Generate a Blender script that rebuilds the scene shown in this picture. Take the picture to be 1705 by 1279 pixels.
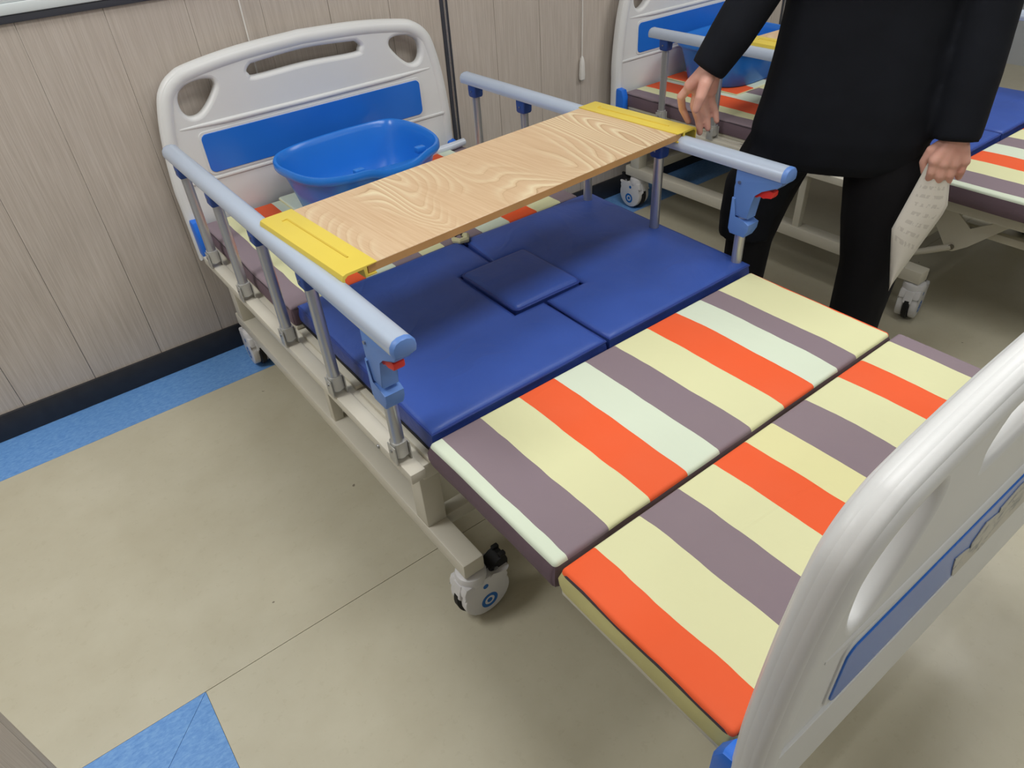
import bpy, bmesh, math, random
from mathutils import Vector, Matrix, noise as mnoise

random.seed(7)
for o in list(bpy.data.objects):
    bpy.data.objects.remove(o)
scene = bpy.context.scene
COL = scene.collection

# ------------------------------------------------------------------ camera
CAM_R = ((0.791028, -0.41347444, 0.45090308),
         (-0.60901573, -0.46222032, 0.64455583),
         (-0.0580908, -0.78446878, -0.61744165))
cam_data = bpy.data.cameras.new('camera')
cam_data.sensor_width = 36.0
cam_data.lens = 1176.6 * 36.0 / 1705.0
cam_data.clip_start = 0.02
cam = bpy.data.objects.new('camera', cam_data)
COL.objects.link(cam)
m = Matrix.Identity(4)
for r in range(3):
    m[r][0] = CAM_R[r][0]
    m[r][1] = -CAM_R[r][1]
    m[r][2] = -CAM_R[r][2]
m[2][3] = 1.45
cam.matrix_world = m
scene.camera = cam

# ------------------------------------------------------------------ world, lamps, exposure
world = bpy.data.worlds.new('world')
scene.world = world
world.use_nodes = True
world.node_tree.nodes['Background'].inputs[0].default_value = (0.95, 0.97, 1.0, 1)
world.node_tree.nodes['Background'].inputs[1].default_value = 0.25

def ceiling_lamp(x, y, sx, sy, power, rot=0.0, col=(1.0, 0.992, 0.975)):
    ld = bpy.data.lights.new('ceiling_panel_light', 'AREA')
    ld.shape = 'RECTANGLE'
    ld.size = sx
    ld.size_y = sy
    ld.energy = power
    ld.color = col
    lo = bpy.data.objects.new('ceiling_panel_light', ld)
    lo.location = (x, y, 2.68)
    lo.rotation_euler = (0, 0, rot)
    COL.objects.link(lo)
ceiling_lamp(1.15, 0.62, 1.2, 0.6, 24)
ceiling_lamp(3.35, 0.62, 1.2, 0.6, 26)
ceiling_lamp(1.15, -1.5, 1.2, 0.6, 14)
ceiling_lamp(3.35, -1.5, 1.2, 0.6, 18)
ceiling_lamp(-1.0, 1.7, 1.2, 0.6, 30)

vs = scene.view_settings
vs.view_transform = 'Standard'
vs.look = 'None'
vs.gamma = 1.0
vs.use_curve_mapping = False
vs.exposure = 0.08

# ------------------------------------------------------------------ materials
def srgb(r, g, b):
    def f(c):
        c = c / 255.0
        return c / 12.92 if c <= 0.04045 else ((c + 0.055) / 1.055) ** 2.4
    return (f(r), f(g), f(b), 1.0)

class NT:
    """small node-graph helper"""
    def __init__(self, name, rough=0.5, spec=0.5, metal=0.0):
        self.mat = bpy.data.materials.new(name)
        self.mat.use_nodes = True
        self.t = self.mat.node_tree
        self.b = self.t.nodes['Principled BSDF']
        self.b.inputs['Roughness'].default_value = rough
        self.b.inputs['Specular IOR Level'].default_value = spec
        self.b.inputs['Metallic'].default_value = metal
    def n(self, typ, **kw):
        nd = self.t.nodes.new(typ)
        for k, v in kw.items():
            setattr(nd, k, v)
        return nd
    def l(self, a, b):
        self.t.links.new(a, b)
    def coord(self, scale=(1, 1, 1), kind='Object', loc=(0, 0, 0)):
        tc = self.n('ShaderNodeTexCoord')
        mp = self.n('ShaderNodeMapping')
        mp.inputs['Scale'].default_value = scale
        mp.inputs['Location'].default_value = loc
        self.l(tc.outputs[kind], mp.inputs['Vector'])
        return mp.outputs['Vector']
    def noise(self, vec, scale=5, detail=2, rough=0.5, dist=0.0):
        nd = self.n('ShaderNodeTexNoise')
        nd.inputs['Scale'].default_value = scale
        nd.inputs['Detail'].default_value = detail
        nd.inputs['Roughness'].default_value = rough
        nd.inputs['Distortion'].default_value = dist
        self.l(vec, nd.inputs['Vector'])
        return nd.outputs['Fac']
    def ramp(self, fac, stops, interp='LINEAR'):
        nd = self.n('ShaderNodeValToRGB')
        cr = nd.color_ramp
        cr.interpolation = interp
        while len(cr.elements) < len(stops):
            cr.elements.new(0.5)
        for e, (p, c) in zip(cr.elements, stops):
            e.position = p
        for e, (p, c) in zip(cr.elements, stops):
            e.color = c
        self.l(fac, nd.inputs['Fac'])
        return nd.outputs['Color']
    def math(self, op, a, b=None, c=None):
        nd = self.n('ShaderNodeMath', operation=op)
        for i, v in enumerate((a, b, c)):
            if v is None:
                continue
            if isinstance(v, (int, float)):
                nd.inputs[i].default_value = v
            else:
                self.l(v, nd.inputs[i])
        return nd.outputs[0]
    def mix(self, fac, a, b):
        nd = self.n('ShaderNodeMix', data_type='RGBA')
        for sock, v in ((nd.inputs[0], fac), (nd.inputs[6], a), (nd.inputs[7], b)):
            if isinstance(v, (int, float)):
                sock.default_value = v
            elif isinstance(v, tuple):
                sock.default_value = v
            else:
                self.l(v, sock)
        return nd.outputs[2]
    def bump(self, h, strength=0.2, dist=0.002):
        nd = self.n('ShaderNodeBump')
        nd.inputs['Strength'].default_value = strength
        nd.inputs['Distance'].default_value = dist
        self.l(h, nd.inputs['Height'])
        self.l(nd.outputs[0], self.b.inputs['Normal'])
    def color(self, c):
        if isinstance(c, tuple):
            self.b.inputs['Base Color'].default_value = c
        else:
            self.l(c, self.b.inputs['Base Color'])
        return self

def shade(c, k):
    return (c[0] * k, c[1] * k, c[2] * k, 1.0)

def plain(name, c, rough=0.5, spec=0.5, metal=0.0, var=0.06, vscale=6.0, bump=0.0, bscale=60.0, bdist=0.001):
    g = NT(name, rough, spec, metal)
    v = g.coord()
    f = g.noise(v, vscale, 3)
    g.color(g.ramp(f, [(0.3, shade(c, 1 - var)), (0.7, shade(c, 1 + var))]))
    if bump:
        g.bump(g.noise(v, bscale, 3), bump, bdist)
    return g.mat

M = {}
M['frame'] = plain('cream_painted_steel', srgb(206, 202, 188), 0.4, 0.4, var=0.03)
M['abs'] = plain('white_moulded_plastic', srgb(220, 222, 222), 0.38, 0.45, var=0.02, bump=0.05, bscale=300)
M['panel_blue'] = plain('glossy_blue_panel', srgb(38, 110, 208), 0.2, 0.5, var=0.05, vscale=4)
M['basin_blue'] = plain('blue_basin_plastic', srgb(38, 122, 216), 0.25, 0.5, var=0.03)
M['rail'] = plain('pale_blue_grey_rail', srgb(186, 199, 218), 0.25, 0.5, 0.15, var=0.02)
M['post'] = plain('brushed_aluminium_post', srgb(186, 188, 192), 0.32, 0.5, 0.75, var=0.03)
M['bracket'] = plain('pale_steel_bracket', srgb(186, 186, 182), 0.35, 0.5, 0.4, var=0.03)
M['cap_blue'] = plain('dark_blue_post_cap', srgb(44, 76, 146), 0.45, 0.4, var=0.04)
M['latch_blue'] = plain('mid_blue_latch_plastic', srgb(98, 138, 206), 0.42, 0.4, var=0.03)
M['red'] = plain('red_trigger_plastic', srgb(214, 48, 38), 0.4, 0.4, var=0.03)
M['bumper'] = plain('bright_blue_bumper', srgb(32, 112, 222), 0.35, 0.45, var=0.03)
M['black'] = plain('black_rubber', srgb(26, 26, 28), 0.6, 0.3, var=0.1)
M['caster'] = plain('white_caster_shell', srgb(212, 212, 214), 0.35, 0.45, var=0.02)
M['mark_blue'] = plain('printed_blue_mark', srgb(20, 100, 178), 0.4, 0.4, var=0.02)
M['steel'] = plain('zinc_screw', srgb(170, 172, 176), 0.3, 0.5, 0.9, var=0.05)
M['dark_steel'] = plain('grey_steel_link', srgb(112, 106, 92), 0.5, 0.4, 0.3, var=0.05)
M['yellow'] = plain('yellow_clip_plastic', srgb(226, 203, 84), 0.42, 0.4, var=0.03)
M['groove_yellow'] = plain('deep_yellow_groove', srgb(214, 186, 72), 0.5, 0.3, var=0.03)
M['board_edge'] = plain('tan_board_edge', srgb(184, 143, 92), 0.5, 0.35, var=0.06, vscale=20)
M['cord'] = plain('white_cord', srgb(222, 220, 215), 0.5, 0.4, var=0.02)
M['tube'] = plain('milky_plastic_tube', srgb(206, 214, 226), 0.25, 0.5, var=0.03)
M['piping'] = plain('dark_grey_piping', srgb(70, 60, 66), 0.7, 0.3, var=0.08)
M['side_purple'] = plain('purple_grey_fabric_side', srgb(108, 91, 100), 0.75, 0.25, var=0.08, bump=0.5, bscale=35, bdist=0.004)
M['side_cream'] = plain('cream_fabric_side', srgb(206, 200, 140), 0.75, 0.25, var=0.08, bump=0.5, bscale=30, bdist=0.004)
M['cream_cloth'] = plain('cream_cloth', srgb(214, 210, 168), 0.8, 0.2, var=0.05)
M['deck_white'] = plain('deck_board_white', srgb(198, 194, 178), 0.5, 0.35, var=0.03)
M['base_dark'] = plain('charcoal_vinyl_skirting', srgb(42, 43, 48), 0.4, 0.4, var=0.15, vscale=25)
M['sill'] = plain('white_sill', srgb(214, 222, 224), 0.4, 0.4, var=0.02)
M['trim_dark'] = plain('slate_trim', srgb(62, 64, 72), 0.5, 0.4, var=0.05)
M['chrome'] = plain('strip_metal', srgb(176, 172, 170), 0.25, 0.5, 0.8, var=0.04)
M['ceiling'] = plain('ceiling_white', srgb(225, 225, 220), 0.8, 0.2, var=0.02)
M['groove'] = plain('panel_groove', srgb(140, 128, 118), 0.7, 0.2)
M['grey_wall'] = plain('pale_grey_paint', srgb(176, 180, 184), 0.6, 0.3, var=0.03)
M['coat'] = plain('black_navy_coat', srgb(17, 20, 27), 0.85, 0.2, var=0.15, vscale=10, bump=0.25, bscale=14, bdist=0.01)
M['trousers'] = plain('black_trousers', srgb(17, 17, 21), 0.85, 0.2, var=0.12, vscale=12, bump=0.25, bscale=12, bdist=0.008)
M['shoe'] = plain('black_shoe', srgb(24, 23, 24), 0.5, 0.4, var=0.1)
M['hair'] = plain('black_hair', srgb(20, 17, 16), 0.5, 0.4, var=0.2, vscale=40, bump=0.5, bscale=120)
M['eye'] = plain('dark_eye', srgb(30, 22, 20), 0.2, 0.5)
M['lip'] = plain('lip', srgb(172, 104, 96), 0.5, 0.3)

def skin_mat():
    g = NT('skin', 0.5, 0.35)
    v = g.coord()
    f = g.noise(v, 18, 4)
    g.color(g.ramp(f, [(0.3, srgb(196, 142, 128)), (0.5, srgb(208, 158, 142)), (0.7, srgb(214, 168, 152))]))
    g.b.inputs['Subsurface Weight'].default_value = 0.12
    g.b.inputs['Subsurface Radius'].default_value = (0.012, 0.005, 0.003)
    g.bump(g.noise(v, 160, 3), 0.15, 0.001)
    return g.mat
M['skin'] = skin_mat()
M['nail'] = plain('finger_nail', srgb(222, 170, 160), 0.3, 0.5, var=0.02)

def wall_mat():
    g = NT('woodgrain_wall_panel', 0.55, 0.35)
    v = g.coord((1, 1, 0.035), kind='Object')
    f1 = g.noise(v, 130, 3, 0.7)
    v2 = g.coord((1, 1, 0.02))
    f2 = g.noise(v2, 420, 2, 0.6)
    v3 = g.coord((1, 1, 0.3))
    f3 = g.noise(v3, 3, 2)
    c1 = g.ramp(f1, [(0.3, srgb(176, 166, 156)), (0.5, srgb(188, 178, 168)), (0.72, srgb(198, 189, 180))])
    c2 = g.ramp(f2, [(0.38, srgb(171, 161, 151)), (0.5, srgb(188, 178, 168)), (0.62, srgb(203, 195, 187))])
    c = g.mix(0.45, c1, c2)
    c = g.mix(g.math('MULTIPLY', f3, 0.35), c, srgb(184, 174, 164))
    g.color(c)
    g.bump(f1, 0.06, 0.0005)
    return g.mat
M['wall'] = wall_mat()

def floor_mat():
    g = NT('beige_vinyl_floor', 0.32, 0.4)
    v = g.coord()
    f = g.noise(v, 3.5, 5, 0.65)
    c = g.ramp(f, [(0.3, srgb(184, 178, 156)), (0.55, srgb(191, 186, 165)), (0.75, srgb(197, 192, 172))])
    fine = g.noise(v, 45, 3, 0.7)
    c = g.mix(g.math('MULTIPLY', g.math('GREATER_THAN', fine, 0.62), 0.12), c, srgb(160, 152, 124))
    speck = g.noise(v, 26, 1, 0.4)
    patch = g.noise(v, 2.2, 2)
    m1 = g.math('MULTIPLY', g.math('GREATER_THAN', speck, 0.79), g.math('GREATER_THAN', patch, 0.5))
    c = g.mix(g.math('MULTIPLY', m1, 0.7), c, srgb(84, 72, 62))
    g.color(c)
    r = g.ramp(g.noise(v, 5, 3), [(0.3, (0.28, 0.28, 0.28, 1)), (0.7, (0.42, 0.42, 0.42, 1))])
    g.l(r, g.b.inputs['Roughness'])
    g.bump(g.noise(v, 9, 3), 0.08, 0.002)
    return g.mat
M['floor'] = floor_mat()

def border_mat():
    g = NT('marbled_blue_vinyl', 0.35, 0.4)
    v = g.coord((1, 2.2, 1))
    f = g.noise(v, 55, 5, 0.75, 0.4)
    c = g.ramp(f, [(0.3, srgb(84, 136, 202)), (0.5, srgb(103, 153, 214)), (0.7, srgb(126, 172, 222))])
    g.color(c)
    return g.mat
M['border'] = border_mat()
M['substrate'] = plain('floor_substrate', srgb(96, 88, 70), 0.8, 0.2)

ORANGE, CREAM, LAV, MINT = srgb(238, 90, 38), srgb(221, 222, 176), srgb(132, 117, 127), srgb(214, 226, 206)
PALE = srgb(224, 221, 166)
def crease(g, scale, stretch, width, lo):
    """thin sparse fold lines: ridges of a stretched noise, kept only in patches"""
    n = g.noise(g.coord(stretch), scale, 1.5, 0.4, 0.6)
    d = g.math('ABSOLUTE', g.math('SUBTRACT', n, 0.5))
    ridge = g.math('SUBTRACT', 1.0, g.math('MINIMUM', g.math('DIVIDE', d, width), 1.0))
    patch = g.math('MULTIPLY', g.math('MAXIMUM', g.math('SUBTRACT', g.noise(g.coord((1, 1, 1), loc=(3, 5, 1)), 5.5, 1), lo), 0.0), 6.0)
    return g.math('MULTIPLY', ridge, g.math('MINIMUM', patch, 1.0))

def stripe_mat(name, bounds, cols, x0, x1):
    """flat woven stripe print running along the bed: object x picks the colour"""
    g = NT(name, 0.72, 0.28)
    tc = g.n('ShaderNodeTexCoord')
    sp = g.n('ShaderNodeSeparateXYZ')
    g.l(tc.outputs['Object'], sp.inputs[0])
    wob = g.noise(g.coord((0.6, 1, 1)), 9, 2)
    x = g.math('ADD', sp.outputs['X'], g.math('MULTIPLY', g.math('SUBTRACT', wob, 0.5), 0.010))
    fac = g.math('DIVIDE', g.math('SUBTRACT', x, x0), x1 - x0)
    stops = [(0.0, cols[0])] + [((b - x0) / (x1 - x0), c) for b, c in zip(bounds, cols[1:])]
    c = g.ramp(fac, stops, 'CONSTANT')
    fl = g.noise(g.coord(), 5, 3)
    c = g.mix(g.math('MULTIPLY', fl, 0.1), c, srgb(190, 180, 160))
    g.color(c)
    wr = g.noise(g.coord((1.2, 0.7, 1)), 7, 3, 0.55, 0.8)
    fi = g.noise(g.coord(), 240, 2)
    h = g.math('ADD', wr, g.math('MULTIPLY', fi, 0.03))
    h = g.math('ADD', h, g.math('MULTIPLY', crease(g, 3.0, (0.5, 1.3, 1), 0.018, 0.52), 0.22))
    g.bump(h, 0.24, 0.012)
    return g.mat

def cushion_blue(name, c, wr_strength):
    g = NT(name, 0.46, 0.4)
    v = g.coord()
    f = g.noise(v, 6, 3)
    g.color(g.ramp(f, [(0.3, shade(c, 0.93)), (0.7, shade(c, 1.07))]))
    h = g.noise(g.coord((1, 0.8, 1)), 8, 4, 0.55, 1.0)
    h = g.math('ADD', h, g.math('MULTIPLY', crease(g, 3.6, (0.9, 0.9, 1), 0.03, 0.42), 0.35))
    g.bump(h, wr_strength, 0.015)
    return g.mat
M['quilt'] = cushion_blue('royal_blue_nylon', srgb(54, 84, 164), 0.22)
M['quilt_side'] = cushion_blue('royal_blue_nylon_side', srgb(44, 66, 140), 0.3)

def wood_mat():
    g = NT('ash_woodgrain_laminate', 0.42, 0.4)
    v = g.coord((1.0, 0.28, 1.0))
    n1 = g.noise(v, 4.2, 1.3, 0.35, 0.5)
    v2 = g.coord((1.0, 0.12, 1.0))
    n2 = g.noise(v2, 40, 2)
    ph = g.math('ADD', g.math('MULTIPLY', n1, 30.0), g.math('MULTIPLY', n2, 0.35))
    fr = g.math('FRACT', ph)
    c = g.ramp(fr, [(0.0, srgb(178, 146, 110)), (0.1, srgb(206, 176, 140)), (0.5, srgb(213, 185, 150)), (0.8, srgb(230, 215, 180)), (0.95, srgb(218, 193, 156))])
    bands = g.ramp(g.noise(g.coord((1, 0.15, 1)), 4.5, 1), [(0.44, (0, 0, 0, 1)), (0.58, (1, 1, 1, 1))])
    fine = g.noise(g.coord((1, 0.03, 1)), 260, 2)
    plainc = g.ramp(fine, [(0.35, srgb(204, 172, 136)), (0.65, srgb(215, 187, 152))])
    cc = g.mix(bands, plainc, c)
    g.color(cc)
    return g.mat
M['wood'] = wood_mat()

def paper_mat():
    g = NT('printed_paper', 0.7, 0.3)
    tc = g.n('ShaderNodeTexCoord')
    sp = g.n('ShaderNodeSeparateXYZ')
    g.l(tc.outputs['UV'], sp.inputs[0])
    u, v = sp.outputs['X'], sp.outputs['Y']
    rows = g.math('LESS_THAN', g.math('FRACT', g.math('MULTIPLY', v, 13.0)), 0.4)
    brk = g.n('ShaderNodeTexNoise')
    brk.inputs['Scale'].default_value = 1.0
    mp = g.n('ShaderNodeMapping')
    mp.inputs['Scale'].default_value = (9, 13, 1)
    g.l(tc.outputs['UV'], mp.inputs[0])
    g.l(mp.outputs[0], brk.inputs['Vector'])
    words = g.math('GREATER_THAN', brk.outputs['Fac'], 0.5)
    inx = g.math('MULTIPLY', g.math('GREATER_THAN', u, 0.14), g.math('LESS_THAN', u, 0.86))
    iny = g.math('MULTIPLY', g.math('GREATER_THAN', v, 0.3), g.math('LESS_THAN', v, 0.9))
    m_ = g.math('MULTIPLY', g.math('MULTIPLY', rows, words), g.math('MULTIPLY', inx, iny))
    g.color(g.mix(g.math('MULTIPLY', m_, 0.26), srgb(206, 202, 192), srgb(120, 112, 108)))
    return g.mat
M['paper'] = paper_mat()

def film_mat():
    g = NT('scuffed_protective_film', 0.5, 0.4)
    v = g.coord((1, 1, 4))
    f = g.noise(v, 14, 5, 0.7, 1.5)
    g.color(g.ramp(f, [(0.38, srgb(150, 152, 150)), (0.46, srgb(196, 194, 184)), (0.7, srgb(206, 202, 190))]))
    return g.mat
M['film'] = film_mat()

# ------------------------------------------------------------------ mesh helpers
def link(name, mesh, mat=None, parent=None, smooth=True):
    ob = bpy.data.objects.new(name, mesh)
    COL.objects.link(ob)
    if mat is not None:
        for mm in (mat if isinstance(mat, (list, tuple)) else [mat]):
            mesh.materials.append(mm)
    if parent is not None:
        ob.parent = parent
    if smooth:
        for p in mesh.polygons:
            p.use_smooth = True
        try:
            mesh.set_sharp_from_angle(angle=math.radians(38))
        except Exception:
            pass
    return ob

def bm_obj(name, bm, mat=None, parent=None, smooth=True):
    bmesh.ops.recalc_face_normals(bm, faces=bm.faces[:])
    me = bpy.data.meshes.new(name)
    bm.to_mesh(me)
    bm.free()
    return link(name, me, mat, parent, smooth)

def empty(name, loc=(0, 0, 0), rz=0.0):
    e = bpy.data.objects.new(name, None)
    e.location = loc
    e.rotation_euler = (0, 0, rz)
    e.empty_display_size = 0.1
    COL.objects.link(e)
    return e

def tag(o, label=None, cat=None, group=None, kind=None):
    if label: o['label'] = label
    if cat: o['category'] = cat
    if group: o['group'] = group
    if kind: o['kind'] = kind
    return o

def add_box(bm, x0, x1, y0, y1, z0, z1, bev=0.0, seg=2, mtx=None):
    vs_ = [bm.verts.new((x, y, z)) for z in (z0, z1) for y in (y0, y1) for x in (x0, x1)]
    idx = [(0, 2, 3, 1), (4, 5, 7, 6), (0, 1, 5, 4), (2, 6, 7, 3), (0, 4, 6, 2), (1, 3, 7, 5)]
    fs = [bm.faces.new([vs_[i] for i in f]) for f in idx]
    newv = vs_
    if bev > 0:
        es = list({e for f in fs for e in f.edges})
        res = bmesh.ops.bevel(bm, geom=es, offset=bev, segments=seg, affect='EDGES', profile=0.5)
        newv = list({v for f in res['faces'] for v in f.verts} | {v for v in vs_ if v.is_valid})
    if mtx is not None:
        allv = set(v for v in newv if v.is_valid)
        bmesh.ops.transform(bm, matrix=mtx, verts=list(allv))

def box(name, x0, x1, y0, y1, z0, z1, mat, parent=None, bev=0.003, seg=2):
    bm = bmesh.new()
    add_box(bm, x0, x1, y0, y1, z0, z1, bev, seg)
    return bm_obj(name, bm, mat, parent)

def add_loft(bm, rings, close=True, cap=True):
    rv = [[bm.verts.new(p) for p in r] for r in rings]
    n = len(rv[0])
    for a, b in zip(rv[:-1], rv[1:]):
        rng = range(n) if close else range(n - 1)
        for i in rng:
            j = (i + 1) % n
            bm.faces.new((a[i], a[j], b[j], b[i]))
    if cap and close:
        bm.faces.new(list(reversed(rv[0])))
        bm.faces.new(rv[-1])
    return rv

def frame_for(d):
    d = d.normalized()
    up = Vector((0, 0, 1)) if abs(d.z) < 0.95 else Vector((0, 1, 0))
    a = d.cross(up).normalized()
    return a, d.cross(a).normalized()

def add_tube(bm, pts, rad, n=12, cap=True):
    pts = [Vector(p) for p in pts]
    rads = rad if isinstance(rad, (list, tuple)) else [rad] * len(pts)
    rings = []
    a0 = None
    for i, p in enumerate(pts):
        d = (pts[min(i + 1, len(pts) - 1)] - pts[max(i - 1, 0)]).normalized()
        if a0 is None:
            a, b = frame_for(d)
        else:
            a = (a0 - d * a0.dot(d)).normalized()
            b = d.cross(a)
        a0 = a
        rings.append([p + (a * math.cos(t) + b * math.sin(t)) * rads[i] for t in [2 * math.pi * k / n for k in range(n)]])
    add_loft(bm, rings, True, cap)

def tube(name, pts, rad, mat, parent=None, n=12):
    bm = bmesh.new()
    add_tube(bm, pts, rad, n)
    return bm_obj(name, bm, mat, parent)

def add_prism(bm, poly, axis, a, b, bev=0.0):
    """poly of 2-D points extruded along axis from a to b ('x': (y,z), 'y': (x,z), 'z': (x,y))"""
    def P(p, t):
        return {'x': (t, p[0], p[1]), 'y': (p[0], t, p[1]), 'z': (p[0], p[1], t)}[axis]
    va = [bm.verts.new(P(p, a)) for p in poly]
    vb = [bm.verts.new(P(p, b)) for p in poly]
    n = len(poly)
    fa = bm.faces.new(va)
    fb = bm.faces.new(list(reversed(vb)))
    for i in range(n):
        j = (i + 1) % n
        bm.faces.new((va[i], vb[i], vb[j], va[j]))
    if bev > 0:
        es = list(set(fa.edges) | set(fb.edges))
        bmesh.ops.bevel(bm, geom=es, offset=bev, segments=2, affect='EDGES', profile=0.5)

def prism(name, poly, axis, a, b, mat, parent=None, bev=0.002):
    bm = bmesh.new()
    add_prism(bm, poly, axis, a, b, bev)
    return bm_obj(name, bm, mat, parent)

def rrect(cx, cy, hx, hy, r, n=5):
    out = []
    for sx, sy, t0 in ((1, 1, 0), (-1, 1, 90), (-1, -1, 180), (1, -1, 270)):
        for k in range(n + 1):
            t = math.radians(t0 + 90.0 * k / n)
            out.append((cx + sx * (hx - r) + r * math.cos(t), cy + sy * (hy - r) + r * math.sin(t)))
    return out

def smooth_closed(pts, sub=6):
    """Catmull-Rom through a closed 2-D loop"""
    n = len(pts)
    out = []
    for i in range(n):
        p0, p1, p2, p3 = pts[i - 1], pts[i], pts[(i + 1) % n], pts[(i + 2) % n]
        for k in range(sub):
            t = k / sub
            out.append(tuple(0.5 * (2 * b + (c - a) * t + (2 * a - 5 * b + 4 * c - d) * t * t + (3 * b - a - 3 * c + d) * t ** 3)
                             for a, b, c, d in zip(p0, p1, p2, p3)))
    return out

def smooth_open(pts, sub=6):
    n = len(pts)
    out = []
    for i in range(n - 1):
        p1, p2 = pts[i], pts[i + 1]
        p0 = pts[i - 1] if i else tuple(2 * a - b for a, b in zip(p1, p2))
        p3 = pts[i + 2] if i + 2 < n else tuple(2 * b - a for a, b in zip(p1, p2))
        for k in range(sub):
            t = k / sub
            out.append(tuple(0.5 * (2 * b + (c - a) * t + (2 * a - 5 * b + 4 * c - d) * t * t + (3 * b - a - 3 * c + d) * t ** 3)
                             for a, b, c, d in zip(p0, p1, p2, p3)))
    out.append(tuple(pts[-1]))
    return out

def plate_mesh(loops, half, bevel):
    """2-D loops (outer + holes) in the local XY plane -> solid plate mesh with rounded edges"""
    cu = bpy.data.curves.new('plate_curve', 'CURVE')
    cu.dimensions = '2D'
    cu.fill_mode = 'BOTH'
    cu.extrude = max(half - bevel, 0.0005)
    cu.bevel_depth = bevel
    cu.bevel_resolution = 3
    for lp in loops:
        s = cu.splines.new('POLY')
        s.points.add(len(lp) - 1)
        for p, q in zip(s.points, lp):
            p.co = (q[0], q[1], 0, 1)
        s.use_cyclic_u = True
    ob = bpy.data.objects.new('plate_tmp', cu)
    COL.objects.link(ob)
    dg = bpy.context.evaluated_depsgraph_get()
    me = bpy.data.meshes.new_from_object(ob.evaluated_get(dg))
    bpy.data.objects.remove(ob)
    bpy.data.curves.remove(cu)
    return me

def grid_lines(a, b, r, n):
    """coordinates from a to b, dense near the ends"""
    e = [0.0, 0.08 * r, 0.3 * r, 0.65 * r, r, 1.6 * r]
    inner0, inner1 = a + 1.6 * r, b - 1.6 * r
    mid = [inner0 + (inner1 - inner0) * k / n for k in range(1, n)]
    return [a + t for t in e] + mid + [b - t for t in reversed(e)]

def cushion_bm(x0, x1, y0, y1, z0, z1, r=0.008, nx=26, ny=18, puff=0.003, amp=0.0025, nscale=6.0, seed=0.0, bulge=0.004, sag=None):
    """soft rounded slab: top grid (material 0) and side wall (material 1)"""
    bm = bmesh.new()
    X, Y = grid_lines(x0, x1, r, nx), grid_lines(y0, y1, r, ny)
    cx, cy, hx, hy = (x0 + x1) / 2, (y0 + y1) / 2, (x1 - x0) / 2, (y1 - y0) / 2
    V = {}
    for i, x in enumerate(X):
        for j, y in enumerate(Y):
            dx, dy = min(x - x0, x1 - x), min(y - y0, y1 - y)
            ex, ey = max(0, r - dx), max(0, r - dy)
            e = min(r, math.hypot(ex, ey))
            z = z1 - r + math.sqrt(max(0, r * r - e * e))
            w = (1 - ((x - cx) / hx) ** 4) * (1 - ((y - cy) / hy) ** 4)
            z += puff * w
            z += amp * min(1, min(dx, dy) / (2 * r)) * mnoise.noise(Vector((x * nscale, y * nscale * 0.7, seed)))
            px, py = x, y
            if math.hypot(ex, ey) > r:
                k = r / math.hypot(ex, ey)
                px = (x0 + r - ex * k) if x < cx else (x1 - r + ex * k)
                py = (y0 + r - ey * k) if y < cy else (y1 - r + ey * k)
            if i in (0, len(X) - 1) or j in (0, len(Y) - 1):
                wv = 0.0018 * mnoise.noise(Vector((x * 9, y * 9, seed + 5)))
                px += wv * (1 if i == 0 else -1 if i == len(X) - 1 else 0)
                py += wv * (1 if j == 0 else -1 if j == len(Y) - 1 else 0)
            if sag:
                z += sag(x, y)
            V[i, j] = bm.verts.new((px, py, z))
    for i in range(len(X) - 1):
        for j in range(len(Y) - 1):
            f = bm.faces.new((V[i, j], V[i + 1, j], V[i + 1, j + 1], V[i, j + 1]))
            f.material_index = 0
    per = [(i, 0) for i in range(len(X))] + [(len(X) - 1, j) for j in range(1, len(Y))] + \
          [(i, len(Y) - 1) for i in range(len(X) - 2, -1, -1)] + [(0, j) for j in range(len(Y) - 2, 0, -1)]
    prev = [V[p] for p in per]
    for t in (0.35, 0.7, 0.93, 1.0):
        cur = []
        for v0, p in zip([V[q] for q in per], per):
            zt = v0.co.z * (1 - t) + z0 * t
            o = bulge * math.sin(math.pi * t) - (0.006 if t == 1.0 else 0)
            nx_ = -1 if p[0] == 0 else 1 if p[0] == len(X) - 1 else 0
            ny_ = -1 if p[1] == 0 else 1 if p[1] == len(Y) - 1 else 0
            o += 0.002 * mnoise.noise(Vector((v0.co.x * 14, v0.co.y * 14, t * 2 + seed))) * (1 if 0 < t < 1 else 0)
            cur.append(bm.verts.new((v0.co.x + nx_ * o, v0.co.y + ny_ * o, zt)))
        n = len(per)
        for k in range(n):
            f = bm.faces.new((prev[k], cur[k], cur[(k + 1) % n], prev[(k + 1) % n]))
            f.material_index = 1
        prev = cur
    f = bm.faces.new(list(reversed(prev)))
    f.material_index = 1
    return bm

def perimeter_loop(x0, x1, y0, y1, z, r, seed, wob=0.002):
    out = []
    for x, y in smooth_rect(x0, x1, y0, y1, r):
        out.append((x, y, z + wob * mnoise.noise(Vector((x * 11, y * 11, seed)))))
    return out

def smooth_rect(x0, x1, y0, y1, r, step=0.035):
    base = rrect((x0 + x1) / 2, (y0 + y1) / 2, (x1 - x0) / 2, (y1 - y0) / 2, r, 4)
    out = []
    for a, b in zip(base, base[1:] + base[:1]):
        L = math.hypot(b[0] - a[0], b[1] - a[1])
        k = max(1, int(L / step))
        for i in range(k):
            out.append((a[0] + (b[0] - a[0]) * i / k, a[1] + (b[1] - a[1]) * i / k))
    return out

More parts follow.
